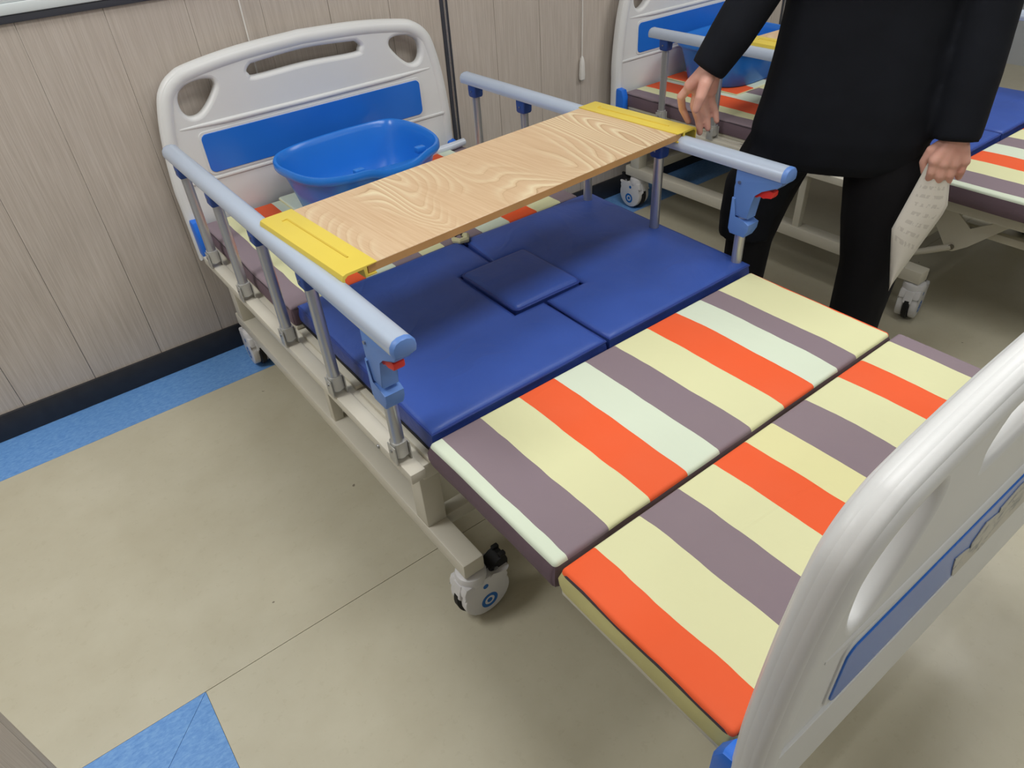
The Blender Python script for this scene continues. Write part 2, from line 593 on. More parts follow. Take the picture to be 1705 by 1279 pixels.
def closed_tube(name, pts, rad, mat, parent, n=6):
    bm = bmesh.new()
    P = [Vector(p) for p in pts]
    rings = []
    for i, p in enumerate(P):
        d = (P[(i + 1) % len(P)] - P[i - 1]).normalized()
        a = d.cross(Vector((0, 0, 1))).normalized()
        b = Vector((0, 0, 1))
        rings.append([bm.verts.new(p + (a * math.cos(t) + b * math.sin(t)) * rad) for t in [2 * math.pi * k / n for k in range(n)]])
    for i in range(len(P)):
        r0, r1 = rings[i], rings[(i + 1) % len(P)]
        for k in range(n):
            bm.faces.new((r0[k], r0[(k + 1) % n], r1[(k + 1) % n], r1[k]))
    return bm_obj(name, bm, mat, parent)

def apply_mods(ob):
    dg = bpy.context.evaluated_depsgraph_get()
    dg.update()
    me = bpy.data.meshes.new_from_object(ob.evaluated_get(dg))
    old = ob.data
    ob.modifiers.clear()
    ob.data = me
    bpy.data.meshes.remove(old)

def remesh(ob, vox, smooth_it=6, smooth_f=0.5):
    md = ob.modifiers.new('r', 'REMESH')
    md.mode = 'VOXEL'
    md.voxel_size = vox
    md.use_smooth_shade = True
    if smooth_it:
        sm = ob.modifiers.new('s', 'SMOOTH')
        sm.iterations = smooth_it
        sm.factor = smooth_f
    apply_mods(ob)
    for p in ob.data.polygons:
        p.use_smooth = True

# ================================================================== the room
WY = 2.375          # head wall plane
RX0, RX1, RY0 = -2.2, 5.72, -3.2
PX, PY = -0.32, 0.89   # outer corner of the wall beside the camera

# floor: substrate slab, vinyl sheets and blue borders on it
fl = box('floor', RX0 - .1, RX1 + .1, RY0 - .1, WY + .1, -0.06, -0.003, M['substrate'], None, 0)
tag(fl, 'beige vinyl floor with marbled blue border strips', kind='structure')
BW = 0.208
G = 0.0008
def slab(name, poly, mat):
    return prism(name, poly, 'z', -0.003, 0.0, mat, fl, 0)
yb = WY - BW
SEAM = PY + BW
slab('vinyl_sheet', [(RX0, SEAM + G), (RX1, SEAM + G), (RX1, yb - G), (RX0, yb - G)], M['floor'])
slab('vinyl_sheet', [(PX + BW + G, RY0), (RX1, RY0), (RX1, SEAM - G), (PX + BW + G, SEAM - G)], M['floor'])
slab('border_strip', [(RX0, yb), (RX1, yb), (RX1, WY), (RX0, WY)], M['border'])
slab('border_strip', [(RX0, PY), (PX - G, PY), (PX + BW - G, SEAM), (RX0, SEAM)], M['border'])
slab('border_strip', [(PX, RY0), (PX + BW, RY0), (PX + BW, SEAM - G), (PX, PY - G)], M['border'])

# head wall: backing, boards (grooved), skirting, window sill
wb = box('wall_back', RX0 - .1, RX1 + .1, WY + 0.008, WY + 0.12, 0, 2.75, M['groove'], None, 0)
tag(wb, 'wood-grain panelled wall behind the bed heads', kind='structure')
joints = []
x = 1.488 - 0.2165 * 17
while x < RX1 + .1:
    joints.append(x)
    x += 0.2165
WIN0, WIN1 = -1.7, 1.05
for a, b in zip(joints[:-1], joints[1:]):
    if b < RX0 or a > RX1:
        continue
    lo = a + 0.0004
    hi = b - 0.0004
    if abs(b - 1.488) < .03: hi = 1.472
    if abs(a - 1.488) < .03: lo = 1.504
    if abs(b - 3.52) < .11: hi = min(hi, 3.505) if b > 3.505 else hi
    top = 1.133 if (a > WIN0 - .02 and b < WIN1 + .02) else 2.7
    bm = bmesh.new()
    add_box(bm, lo, hi, WY, WY + 0.009, 0.088, top, 0.0007, 1)
    bo = bm_obj('wall_board', bm, M['wall'], wb)
base = box('baseboard_back', RX0, RX1, WY - 0.008, WY + 0.005, 0, 0.09, M['base_dark'], None, 0.003)
tag(base, 'charcoal skirting along the head wall', kind='structure')
def joint_strip(name, xc):
    t = box(name, xc - 0.017, xc - 0.004, WY - 0.004, WY + 0.008, 0.09, 2.7, M['trim_dark'], None, 0.001)
    tag(t, 'dark joint strip with metal edge in the head wall', kind='structure')
    tube('metal_bead', [(xc + 0.002, WY + 0.001, 0.09), (xc + 0.002, WY + 0.001, 2.7)], 0.006, M['chrome'], t, 10)
    box('metal_flange', xc + 0.008, xc + 0.016, WY - 0.002, WY + 0.006, 0.09, 2.7, M['trim_dark'], t, 0.001)
joint_strip('trim_1', 1.488)
joint_strip('trim_2', 3.525)
w1 = empty('window_1', ((WIN0 + WIN1) / 2, WY, 1.133))
tag(w1, 'white window sill with dark edge strip at the top left', kind='structure')
wl = (WIN1 - WIN0) / 2
box('sill_edge_strip', -wl, wl, -0.010, 0.012, 0.0, 0.019, M['trim_dark'], w1, 0.002)
box('window_sill', -wl, wl, -0.016, 0.10, 0.019, 0.045, M['sill'], w1, 0.004)
box('window_frame', -wl, wl, -0.012, 0.007, 0.045, 0.10, M['sill'], w1, 0.003)
box('window_frame', -wl, wl, -0.012, 0.007, 1.30, 1.36, M['sill'], w1, 0.003)
for k in range(4):
    xx = -wl + (2 * wl - .05) * k / 3
    box('window_frame', xx, xx + .05, -0.012, 0.007, 0.10, 1.30, M['sill'], w1, 0.003)
M['pane'] = plain('pale_window_pane', srgb(205, 216, 222), 0.08, 0.5, var=0.02)
for k in range(3):
    xx = -wl + (2 * wl - .05) * k / 3 + .05
    box('window_pane', xx, xx + (2 * wl - .05) / 3 - .05, 0.0, 0.006, 0.10, 1.30, M['pane'], w1, 0)
box('upper_wall', -wl, wl, 0.0, 0.009, 1.36, 1.56, M['wall'], w1, 0)

# wall beside the camera, with corner trim
we = empty('wall_entry', (PX, PY, 0))
tag(we, 'wood-grain panelled wall corner beside the camera', kind='structure')
box('wall_core', -1.88, -0.009, -4.0, -0.009, 0, 2.7, M['wall'], we, 0)
box('corner_trim', -0.03, 0.0, -0.022, 0.0, 0.0, 2.7, M['wall'], we, 0.002)
yy = -0.0235
while yy > -2.4:
    bm = bmesh.new()
    add_box(bm, -0.009, 0.0, yy - 0.2145, yy - 0.0, 0.0, 2.7, 0.0012, 1)
    bm_obj('wall_board', bm, M['wall'], we)
    yy -= 0.2165
wr_ = box('wall_right', RX1, RX1 + .1, RY0, WY, 0, 2.7, M['grey_wall'], None, 0)
tag(wr_, 'pale grey wall at the far right', kind='structure')
wl_ = box('wall_left', RX0 - .1, RX0, RY0, WY, 0, 2.7, M['wall'], None, 0)
tag(wl_, 'wood-grain wall at the far left', kind='structure')
wf = box('wall_front', RX0, RX1, RY0 - .1, RY0, 0, 2.7, M['grey_wall'], None, 0)
tag(wf, 'pale wall behind the camera', kind='structure')
ce = box('ceiling', RX0 - .1, RX1 + .1, RY0 - .1, WY + .1, 2.7, 2.78, M['ceiling'], None, 0)
tag(ce, 'white ceiling', kind='structure')

def pull_cord(x, z0, label, handle=True, slant=0.0):
    t = empty('pull_cord', (x, WY, z0))
    tag(t, label, 'pull cord', 'cords hanging on the head wall')
    hz = 0.095 if handle else 0.0
    pts = [(slant * k / 8 + 0.002 * math.sin(k * 1.7), -0.012, hz + (2.6 - z0 - hz) * k / 8) for k in range(9)]
    tube('cord', pts, 0.0022, M['cord'], t, 8)
    if handle:
        bm = bmesh.new()
        rings = []
        for zz, s in ((0, .5), (.004, .9), (.02, 1.0), (.07, .85), (.088, .55), (.096, .25)):
            rings.append([(px * s, -0.012 + py * s, zz) for px, py in rrect(0, 0, .0115, .009, .004, 3)])
        add_loft(bm, rings)
        bm_obj('handle', bm, M['cord'], t)
pull_cord(2.134, 0.587, 'white pull cord with a slim white handle between the two beds')
pull_cord(0.765, 0.70, 'plain white cord running down behind the nearer headboard', False, 0.03)

# ================================================================== hospital bed
B0 = Vector((0.918, 1.25, 0.0))
HW_OUT = [(0.511, 0.40), (0.511, 0.55), (0.511, 0.64), (0.496, 0.78), (0.472, 0.882), (0.448, 0.925), (0.412, 0.953), (0.36, 0.970), (0.20, 0.990), (0.0, 0.999)]
HOLE = [(-.427, .883), (-.411, .912), (-.378, .929), (-.33, .934), (-.298, .926), (-.287, .904), (-.296, .880), (-.329, .842), (-.366, .817), (-.403, .818), (-.425, .845)]
SLOT = [(-.206, .922), (-.188, .942), (-.160, .948), (0, .957), (.160, .948), (.188, .942), (.206, .922), (.200, .903), (.175, .888), (0, .893), (-.175, .888), (-.200, .903)]

def offset_in(poly, d):
    """move an open polyline (right half of the board, from bottom to top centre) inwards by d"""
    out = []
    n = len(poly)
    for k, p in enumerate(poly):
        a, b = poly[max(0, k - 1)], poly[min(n - 1, k + 1)]
        tx, ty = b[0] - a[0], b[1] - a[1]
        if k == n - 1:
            tx, ty = -1, 0
        L = math.hypot(tx, ty)
        out.append((p[0] - ty / L * d, p[1] + tx / L * d))
    return out

def make_headboard(name, parent, y, face, panel_name, dz=0.0, stretch=1.0):
    """moulded board in the plane y (bed local); face = -1 shows the blue panel towards -y"""
    half = smooth_open([(a, b) for a, b in HW_OUT], 6)
    def mir(h):
        return h + [(-a, b) for a, b in reversed(h)][1:]
    outer = mir([(max(a, 0) if k < len(half) - 1 else 0, b) for k, (a, b) in enumerate(offset_in(half, .013))])
    hl = smooth_closed([(a, .932 - (.932 - b) * stretch) for a, b in HOLE], 5)
    hr = [(-a, b) for a, b in hl]
    sl = smooth_closed([(a, .955 - (.955 - b) * stretch) for a, b in SLOT], 4)
    me = plate_mesh([outer, hl, hr, sl], 0.019, 0.012)
    hb = link(name, me, M['abs'], parent)
    hb.rotation_euler = (math.pi / 2, 0, 0)
    hb.location = (0, y, 0)
    # everything else is built in the board's own frame: X across, Y up, +Z = towards -y of the bed
    s = 1 if face < 0 else -1
    cen = mir(offset_in(half, .0245))
    bm = bmesh.new()
    add_tube(bm, [(a, b, 0) for a, b in cen], 0.0245, 18)
    bm_obj('rim', bm, M['abs'], hb)
    bm = bmesh.new()
    add_tube(bm, [(-.44, .800 + dz, s * .014), (-.3, .797 + dz, s * .016), (0, .796 + dz, s * .016), (.3, .797 + dz, s * .016), (.44, .800 + dz, s * .014)], [.006, .009, .009, .009, .006], 10)
    bm_obj('ridge', bm, M['abs'], hb)
    bm = bmesh.new()
    add_prism(bm, [(-.485, .634 + dz), (.485, .634 + dz), (.485, .642 + dz), (-.485, .642 + dz)], 'z', -.012, s * .0235, .002)
    bm_obj('lower_ledge', bm, M['abs'], hb)
    pl_ = plate_mesh([rrect(0, .7145 + dz, .395, .0655, .018, 5)], .002, .001)
    p2 = link('panel_surround', pl_, M['abs'], hb)
    p2.location = (0, 0, s * .0195)
    pl_ = plate_mesh([rrect(0, .7145 + dz, .388, .0575, .016, 5)], .0025, .0012)
    p1 = link(panel_name, pl_, M['panel_blue'], hb)
    p1.location = (0, 0, s * .0215)
    p1['label'] = 'glossy blue inset panel'
    return hb

def make_rail(parent, xc, y_head, y_foot, side, post_y, yaw=0.0):
    """fold-down side rail; local x = 0 is the tube centre. side = -1 left, +1 right"""
    yc = (y_head + y_foot) / 2
    zr = 0.785
    prof = [(-.022, -.012), (-.024, -.004), (-.0225, .007), (-.0165, .0155), (-.007, .0195), (.007, .0195), (.0165, .0155), (.0225, .007), (.024, -.004), (.022, -.012), (.012, -.0155), (-.012, -.0155)]
    bm = bmesh.new()
    n = len(prof)
    add_loft(bm, [[(px, yv - yc, zr + pz) for px, pz in prof] for yv in (y_head, y_foot + .006)])
    r = bm_obj('side_rail', bm, M['rail'], parent)
    r.location = (xc, yc, 0)
    r.rotation_euler = (0, 0, yaw)
    for yv, d in ((y_foot, -1), (y_head, 1)):
        bm = bmesh.new()
        rings = []
        for t, s in ((0, 1.02), (.006, 1.02), (.011, .9), (.013, .6)):
            rings.append([(px * s, yv - yc + d * (t - .004) + (.006 if d < 0 else 0), zr + pz * s) for px, pz in prof])
        add_loft(bm, rings)
        bm_obj('end_cap', bm, M['latch_blue'] if d < 0 else M['rail'], r)
    for i, yv in enumerate(post_y):
        last = i == len(post_y) - 1
        y_ = yv - yc
        tube('post', [(0, y_, .462), (0, y_, .745)], 0.0135, M['post'], r, 14)
        # foot bracket: U-clip on the side bar
        bm = bmesh.new()
        add_box(bm, -.018, -.0155, y_ - .015, y_ + .015, .450, .496, .0008)
        add_box(bm, .0155, .018, y_ - .015, y_ + .015, .450, .496, .0008)
        rings = [[(px, y_ + py, z) for px, py in rrect(0, 0, .0152, .0152, .009, 4)] for z in (.466, .468, .500, .502)]
        add_loft(bm, rings)
        bm_obj('foot_bracket', bm, M['bracket'], r)
        tube('bracket_pin', [(-.0205, y_, .482), (.0205, y_, .482)], .0035, M['steel'], r, 8)
        if not last:
            bm = bmesh.new()
            rings = [[(px, y_ + py, z) for px, py in rrect(0, 0, hx, hy, .006, 3)] for z, hx, hy in ((.733, .0165, .0175), (.738, .0185, .0195), (.760, .0185, .021), (.775, .017, .022))]
            add_loft(bm, rings)
            bm_obj('post_cap', bm, M['cap_blue'], r)
            tube('cap_screw', [(-.0205, y_, .752), (.0205, y_, .752)], .003, M['steel'], r, 8)
        else:
            # latch housing: arm under the tube end, drop to the post
            e = y_foot - yc + .008
            prof2 = [(y_ + .026, .773), (y_ + .026, .742), (y_ + .022, .728), (y_ + .022, .655), (y_ - .024, .655), (y_ - .026, .700), (y_ - .032, .722), (y_ - .050, .738), (e + .012, .752), (e, .765), (e, .773)]
            bm = bmesh.new()
            add_prism(bm, prof2, 'x', -.0175, .0175, .003)
            bm_obj('latch_housing', bm, M['latch_blue'], r)
            prof3 = [(y_ + .027, .700), (y_ + .027, .618), (y_ + .020, .606), (y_ - .022, .606), (y_ - .032, .626), (y_ - .034, .644), (y_ - .018, .648), (y_ + .012, .652), (y_ + .016, .700)]
            bm = bmesh.new()
            add_prism(bm, prof3, 'x', -.0205, .0205, .003)
            bm_obj('latch_slider', bm, M['latch_blue'], r)
            prof4 = [(y_ - .024, .740), (y_ - .028, .716), (y_ - .036, .714), (y_ - .044, .722), (y_ - .054, .717), (y_ - .066, .723), (y_ - .074, .722), (y_ - .078, .728), (y_ - .078, .738), (y_ - .050, .748)]
            bm = bmesh.new()
            add_prism(bm, prof4, 'x', -.0115, .0115, .0015)
            tr = bm_obj('latch_trigger', bm, M['red'], r)
            tr['label'] = 'red release trigger'
            tube('latch_pin', [(-.021, y_ + .012, .742), (.021, y_ + .012, .742)], .004, M['steel'], r, 8)
    return r

def make_caster(parent, x, y, yaw, name='caster'):
    """twin-shell castor; local +x is the rolling (pedal) direction, emblem on both flat sides (local y)"""
    bm = bmesh.new()
    # swivel head
    rings = []
    for z, rr in ((.110, .026), (.118, .035), (.138, .037), (.146, .034), (.150, .024)):
        rings.append([(rr * math.cos(t), rr * math.sin(t), z) for t in [2 * math.pi * k / 20 for k in range(20)]])
    add_loft(bm, rings)
    c = bm_obj(name, bm, M['caster'], parent)
    c.location = (x, y, 0)
    c.rotation_euler = (0, 0, yaw)
    wx, R_ = 0.020, 0.0640
    # shell profile in x-z: disc below, neck to the swivel head above, beak over the tyre
    pts = []
    for k in range(0, 19):
        t = math.radians(-215 + 250 * k / 18)
        pts.append((wx + (R_ - .002) * math.cos(t), .0690 + (R_ - .002) * math.sin(t)))
    pts += [(wx + .058, .108), (wx + .066, .119), (wx + .030, .118), (.037, .124), (.032, .128), (-.034, .128), (-.040, .114), (-.041, .10)]
    for s in (-1, 1):
        bm = bmesh.new()
        add_prism(bm, pts, 'y', s * .010, s * .033, .005)
        sh = bm_obj('caster_shell', bm, M['caster'], c)
        # target emblem: ring and dot, small pivot dot
        for r0, r1, cx_, cz_ in ((.0135, .0225, wx + .002, .048), (0, .0072, wx + .002, .048), (0, .0070, wx - .004, .103)):
            bm = bmesh.new()
            n = 24
            y_ = s * .0334
            o = [bm.verts.new((cx_ + r1 * math.cos(2 * math.pi * k / n), y_, cz_ + r1 * math.sin(2 * math.pi * k / n))) for k in range(n)]
            if r0 > 0:
                i_ = [bm.verts.new((cx_ + r0 * math.cos(2 * math.pi * k / n), y_, cz_ + r0 * math.sin(2 * math.pi * k / n))) for k in range(n)]
                for k in range(n):
                    bm.faces.new((o[k], o[(k + 1) % n], i_[(k + 1) % n], i_[k]))
            else:
                bm.faces.new(o)
            e = bmesh.ops.extrude_face_region(bm, geom=bm.faces[:])
            bmesh.ops.translate(bm, vec=(0, -s * .001, 0), verts=[v for v in e['geom'] if isinstance(v, bmesh.types.BMVert)])
            em = bm_obj('emblem_ring' if r0 else 'emblem_dot', bm, M['mark_blue'], c)
    bm = bmesh.new()
    add_prism(bm, [(-.038, .126), (-.042, .108), (-.046, .085), (-.036, .070), (-.028, .085), (-.015, .108), (.03, .118), (.03, .126)], 'y', -.014, .014, .002)
    bm_obj('caster_hood', bm, M['caster'], c)
    # tyre
    bm = bmesh.new()
    rings = []
    for yv, rr in ((-.009, .056), (-.0095, .065), (-.007, .0690), (.007, .0690), (.0095, .065), (.009, .056)):
        rings.append([(wx + rr * math.cos(t), yv, .0690 + rr * math.sin(t)) for t in [2 * math.pi * k / 32 for k in range(32)]])
    add_loft(bm, rings)
    bm_obj('wheel', bm, M['black'], c)
    # brake pedal
    bm = bmesh.new()
    poly = [(.040, .112), (.076, .088), (.090, .094), (.092, .128), (.086, .146), (.072, .148), (.066, .140), (.040, .134)]
    add_prism(bm, poly, 'y', -.019, .019, .004)
    add_box(bm, .070, .088, -.019, -.007, .144, .155, .003)
    add_box(bm, .070, .088, .007, .019, .144, .155, .003)
    bm_obj('brake_pedal', bm, M['black'], c)
    tube('pedal_screw', [(.056, -.021, .122), (.056, .021, .122)], .006, M['steel'], c, 10)
    return c

def make_bed(loc, label, caster_yaws, rails, film=False, strut=1.50, link_in=.19):
    t = empty('hospital_bed', loc)
    tag(t, label, 'bed', 'hospital beds along the head wall')
    F = M['frame']
    L_, R_ = 0.430 - B0.x, 1.376 - B0.x      # deck rails
    LB, RB = 0.443 - B0.x, 1.372 - B0.x      # lower frame
    def Y(v): return v - B0.y
    # lower frame
    for xa in (LB, RB):
        box('lower_beam', xa, xa + .054, Y(.868), Y(2.262), .152, .197, F, t, .004)
        for yv in (1.012, 2.182):
            box('leg', xa + .001, xa + .053, Y(yv), Y(yv + .052), .195, .408, F, t, .004)
        box('strut', xa + .006, xa + .034, Y(strut), Y(strut + .028), .195, .408, F, t, .003)
    for yv in (1.02, 2.19):
        box('cross_beam', LB + .052, RB + .002, Y(yv), Y(yv + .04), .156, .193, F, t, .004)
    # deck frame
    for xa in (L_, R_):
        box('deck_rail', xa, xa + .050, Y(.955), Y(2.29), .405, .446, F, t, .004)
        xi = xa + (.053 if xa == L_ else -.025)
        box('foot_deck_rail', xi, xi + .04, Y(.20), Y(1.0), .41, .446, F, t, .004)
    for yv in (.21, .56, .95, 1.58, 2.2):
        box('deck_cross_bar', L_ + .044, R_ + .002, Y(yv), Y(yv + .04), .41, .445, F, t, .004)
    for y0, y1 in ((.205, .545), (.555, .935), (.95, 1.25), (1.27, 1.585), (1.605, 2.285)):
        if y0 in (.95, 1.27):
            # middle deck boards leave the square opening under the small pad
            box('deck_board', L_ + .018, .845 - B0.x, Y(y0), Y(y1), .447, .458, M['deck_white'], t, .002)
            box('deck_board', 1.085 - B0.x, R_ + .056, Y(y0), Y(y1), .447, .458, M['deck_white'], t, .002)
        else:
            ins = .018 if y0 == .555 else 0
            box('deck_board', L_ + .020 + ins, R_ + .058 - ins, Y(y0), Y(y1), .447, .458, M['deck_white'], t, .002)
    # leg-rest linkage under the foot section
    for xa in (L_ + link_in, R_ + .07 - link_in):
        bm = bmesh.new()
        add_prism(bm, [(Y(.98), .44), (Y(.90), .44), (Y(.80), .36), (Y(.70), .425), (Y(.685), .41), (Y(.79), .30), (Y(.83), .27), (Y(.85), .27)], 'x', xa, xa + .006, .001)
        bm_obj('link_plate', bm, F, t)
        tube('link_rod', [(xa + .003, Y(.835), .285), (xa + .003, Y(1.0), .19)], .011, F, t, 10)
        tube('link_bolt', [(xa - .006, Y(.835), .285), (xa + .014, Y(.835), .285)], .009, M['dark_steel'], t, 10)
    tube('actuator_tube', [(L_ + link_in - .01, Y(.93), .33), (R_ - .10, Y(.93), .33)], .019, F, t, 14)
    tube('actuator_tube', [(L_ + link_in - .01, Y(.98), .26), (R_ - .10, Y(.98), .26)], .016, F, t, 14)
    for xa in (L_ + .118, R_ - .05):
        box('under_rail', xa - .012, xa + .012, Y(.30), Y(1.0), .335, .36, F, t, .003)
        box('under_rail_hanger', xa - .012, xa + .012, Y(.30), Y(.325), .36, .407, F, t, .002)
    # rail carriers (side bars) hung outside the deck
    for (side, xc, yh, yf, py, yaw) in rails:
        xc_ = xc - B0.x
        bm = bmesh.new()
        yc = Y((yh + yf) / 2)
        mt = Matrix.Translation((xc_, yc, 0)) @ Matrix.Rotation(yaw, 4, 'Z')
        hl = (yh - yf) / 2
        add_box(bm, -.016 - .003 * side, .019 - .003 * side, -hl + .055, hl + .02, .424, .4505, .003, 2, mt)
        bm_obj('side_bar', bm, F, t)
        for yv in (1.06, 1.62, 2.16):
            xa, xb = sorted((xc_, (L_ + .01 if side < 0 else R_ + .036)))
            box('side_bar_bracket', xa, xb, Y(yv), Y(yv + .035), .426, .446, F, t, .002)
        tube('bar_screw', [(xc_ + side * .008, Y(yf + .19), .437), (xc_ + side * .0165, Y(yf + .19), .437)], .005, M['steel'], t, 8)
        make_rail(t, xc_, Y(yh), Y(yf), side, [Y(v) for v in py], yaw)
    make_headboard('headboard', t, Y(2.326), -1, 'blue_panel')
    fb = make_headboard('footboard', t, Y(.163), -1, 'blue_panel', -.065, 1.6)
    if film:
        # torn protective film still stuck to the right of the outer panel (board frame: x across, y up)
        zz = [(.825, .655), (.818, .662), (.803, .690), (.790, .722), (.802, .719), (.826, .712), (.842, .703), (.838, .716), (.860, .742), (.872, .738), (.905, .729), (.902, .740), (.95, .752), (1.0, .744), (1.05, .758), (1.12, .748), (1.2, .764), (1.295, .760), (1.300, .658)]
        zz = [(a - B0.x, b - .065) for a, b in zz]
        pm = plate_mesh([zz], .0006, .0002)
        f_ = link('torn_film', pm, M['film'], fb)
        f_.location = (0, 0, .0248)
        f_['label'] = 'whitish torn protective film'
    # corner bumpers
    for xb, yb_, s in ((L_ - .017, Y(2.30), 1), (R_ + .020, Y(2.30), 1), (L_ - .017, Y(.175), -1), (R_ + .020, Y(.175), -1)):
        bm = bmesh.new()
        poly = [(yb_ - .025 * s, .405), (yb_ - .035 * s, .43), (yb_ - .035 * s, .50), (yb_ - .022 * s, .53), (yb_ + .01 * s, .535), (yb_ + .02 * s, .52), (yb_ + .02 * s, .41)]
        add_prism(bm, poly, 'x', xb, xb + .034, .008)
        b_ = bm_obj('corner_bumper', bm, M['bumper'], t)
    # casters
    for k, (xa, yv) in enumerate(((LB + .027, .890), (RB + .027, .890), (LB + .027, 2.205), (RB + .027, 2.205))):
        make_caster(t, xa, Y(yv), caster_yaws[k])
    return t

LEFT_POSTS = [2.115, 1.852, 1.556, 1.287, 1.000]
bed1 = make_bed(B0, 'white hospital bed nearest the camera, with striped foot section pointing this way',
                [0.0, 0.3, math.pi / 2 - .05, math.pi / 2],
                [(-1, .411, 2.185, .888, LEFT_POSTS, 0.0),
                 (1, 1.421, 2.150, .876, [2.10, 1.84, 1.545, 1.27, .985], math.radians(1.35))], film=True)
D2 = Vector((1.865, -0.008, 0))
bed2 = make_bed(B0 + D2, 'white hospital bed behind the person, farther from the camera',
                [.22, 0.4, math.pi / 2, math.pi / 2],
                [(-1, .400, 2.10, .888, [2.03, 1.76, 1.50, 1.25, 1.000], 0.0),
                 (1, 1.421, 2.150, .876, LEFT_POSTS, 0.0)], strut=1.352, link_in=.083)

# ------------------------------------------------------------------ mattress sections and cushions
X0, X1 = 0.447, 1.434
S_HEAD = stripe_mat('striped_fabric_head', [.505, .562, .668, .760, .850, .925, 1.060, 1.160, 1.265, 1.360, 1.428],
                    [LAV, CREAM, ORANGE, MINT, LAV, CREAM, LAV, MINT, ORANGE, CREAM, LAV, CREAM], X0 - .02, X1 + .02)
S_LEG = stripe_mat('striped_fabric_leg', [.474, .565, .664, .762, .851, .941, 1.047, 1.146, 1.232, 1.300, 1.424],
                   [MINT, LAV, CREAM, ORANGE, MINT, LAV, CREAM, ORANGE, MINT, LAV, CREAM, ORANGE], X0 - .02, X1 + .02)
S_FOOT = stripe_mat('striped_fabric_foot', [.520, .624, .722, .812, .903, .982, 1.092, 1.205, 1.292, 1.398],
                    [ORANGE, CREAM, LAV, CREAM, ORANGE, PALE, LAV, CREAM, ORANGE, CREAM, LAV], X0 - .02, X1 + .03)

def section(label, bounds, z0, z1, mats, dloc, seed, piping=None, **kw):
    x0, x1, y0, y1 = bounds
    e = cushion_bm(x0, x1, y0, y1, z0, z1, seed=seed, **kw)
    o = bm_obj('mattress_section', e, mats)
    o.location = dloc
    tag(o, label, 'mattress', 'striped mattress sections')
    if piping:
        closed_tube('piping', perimeter_loop(x0 + .003, x1 - .003, y0 + .003, y1 - .003, z1 - .009, .012, seed, .004), .0045, M['piping'], o, 6)
    return o

def blue_pad(name, label, bounds, z0, z1, dloc, seed, group, pip=True, **kw):
    x0, x1, y0, y1 = bounds
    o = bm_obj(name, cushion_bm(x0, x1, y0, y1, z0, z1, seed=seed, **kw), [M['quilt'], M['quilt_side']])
    o.location = dloc
    tag(o, label, 'cushion', group)
    if pip:
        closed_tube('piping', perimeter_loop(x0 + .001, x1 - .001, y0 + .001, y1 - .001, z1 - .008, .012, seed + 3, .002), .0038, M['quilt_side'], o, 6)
        closed_tube('lower_piping', perimeter_loop(x0 + .002, x1 - .002, y0 + .002, y1 - .002, z0 + .004, .012, seed + 4, .001), .0045, M['black'], o, 6)
    return o

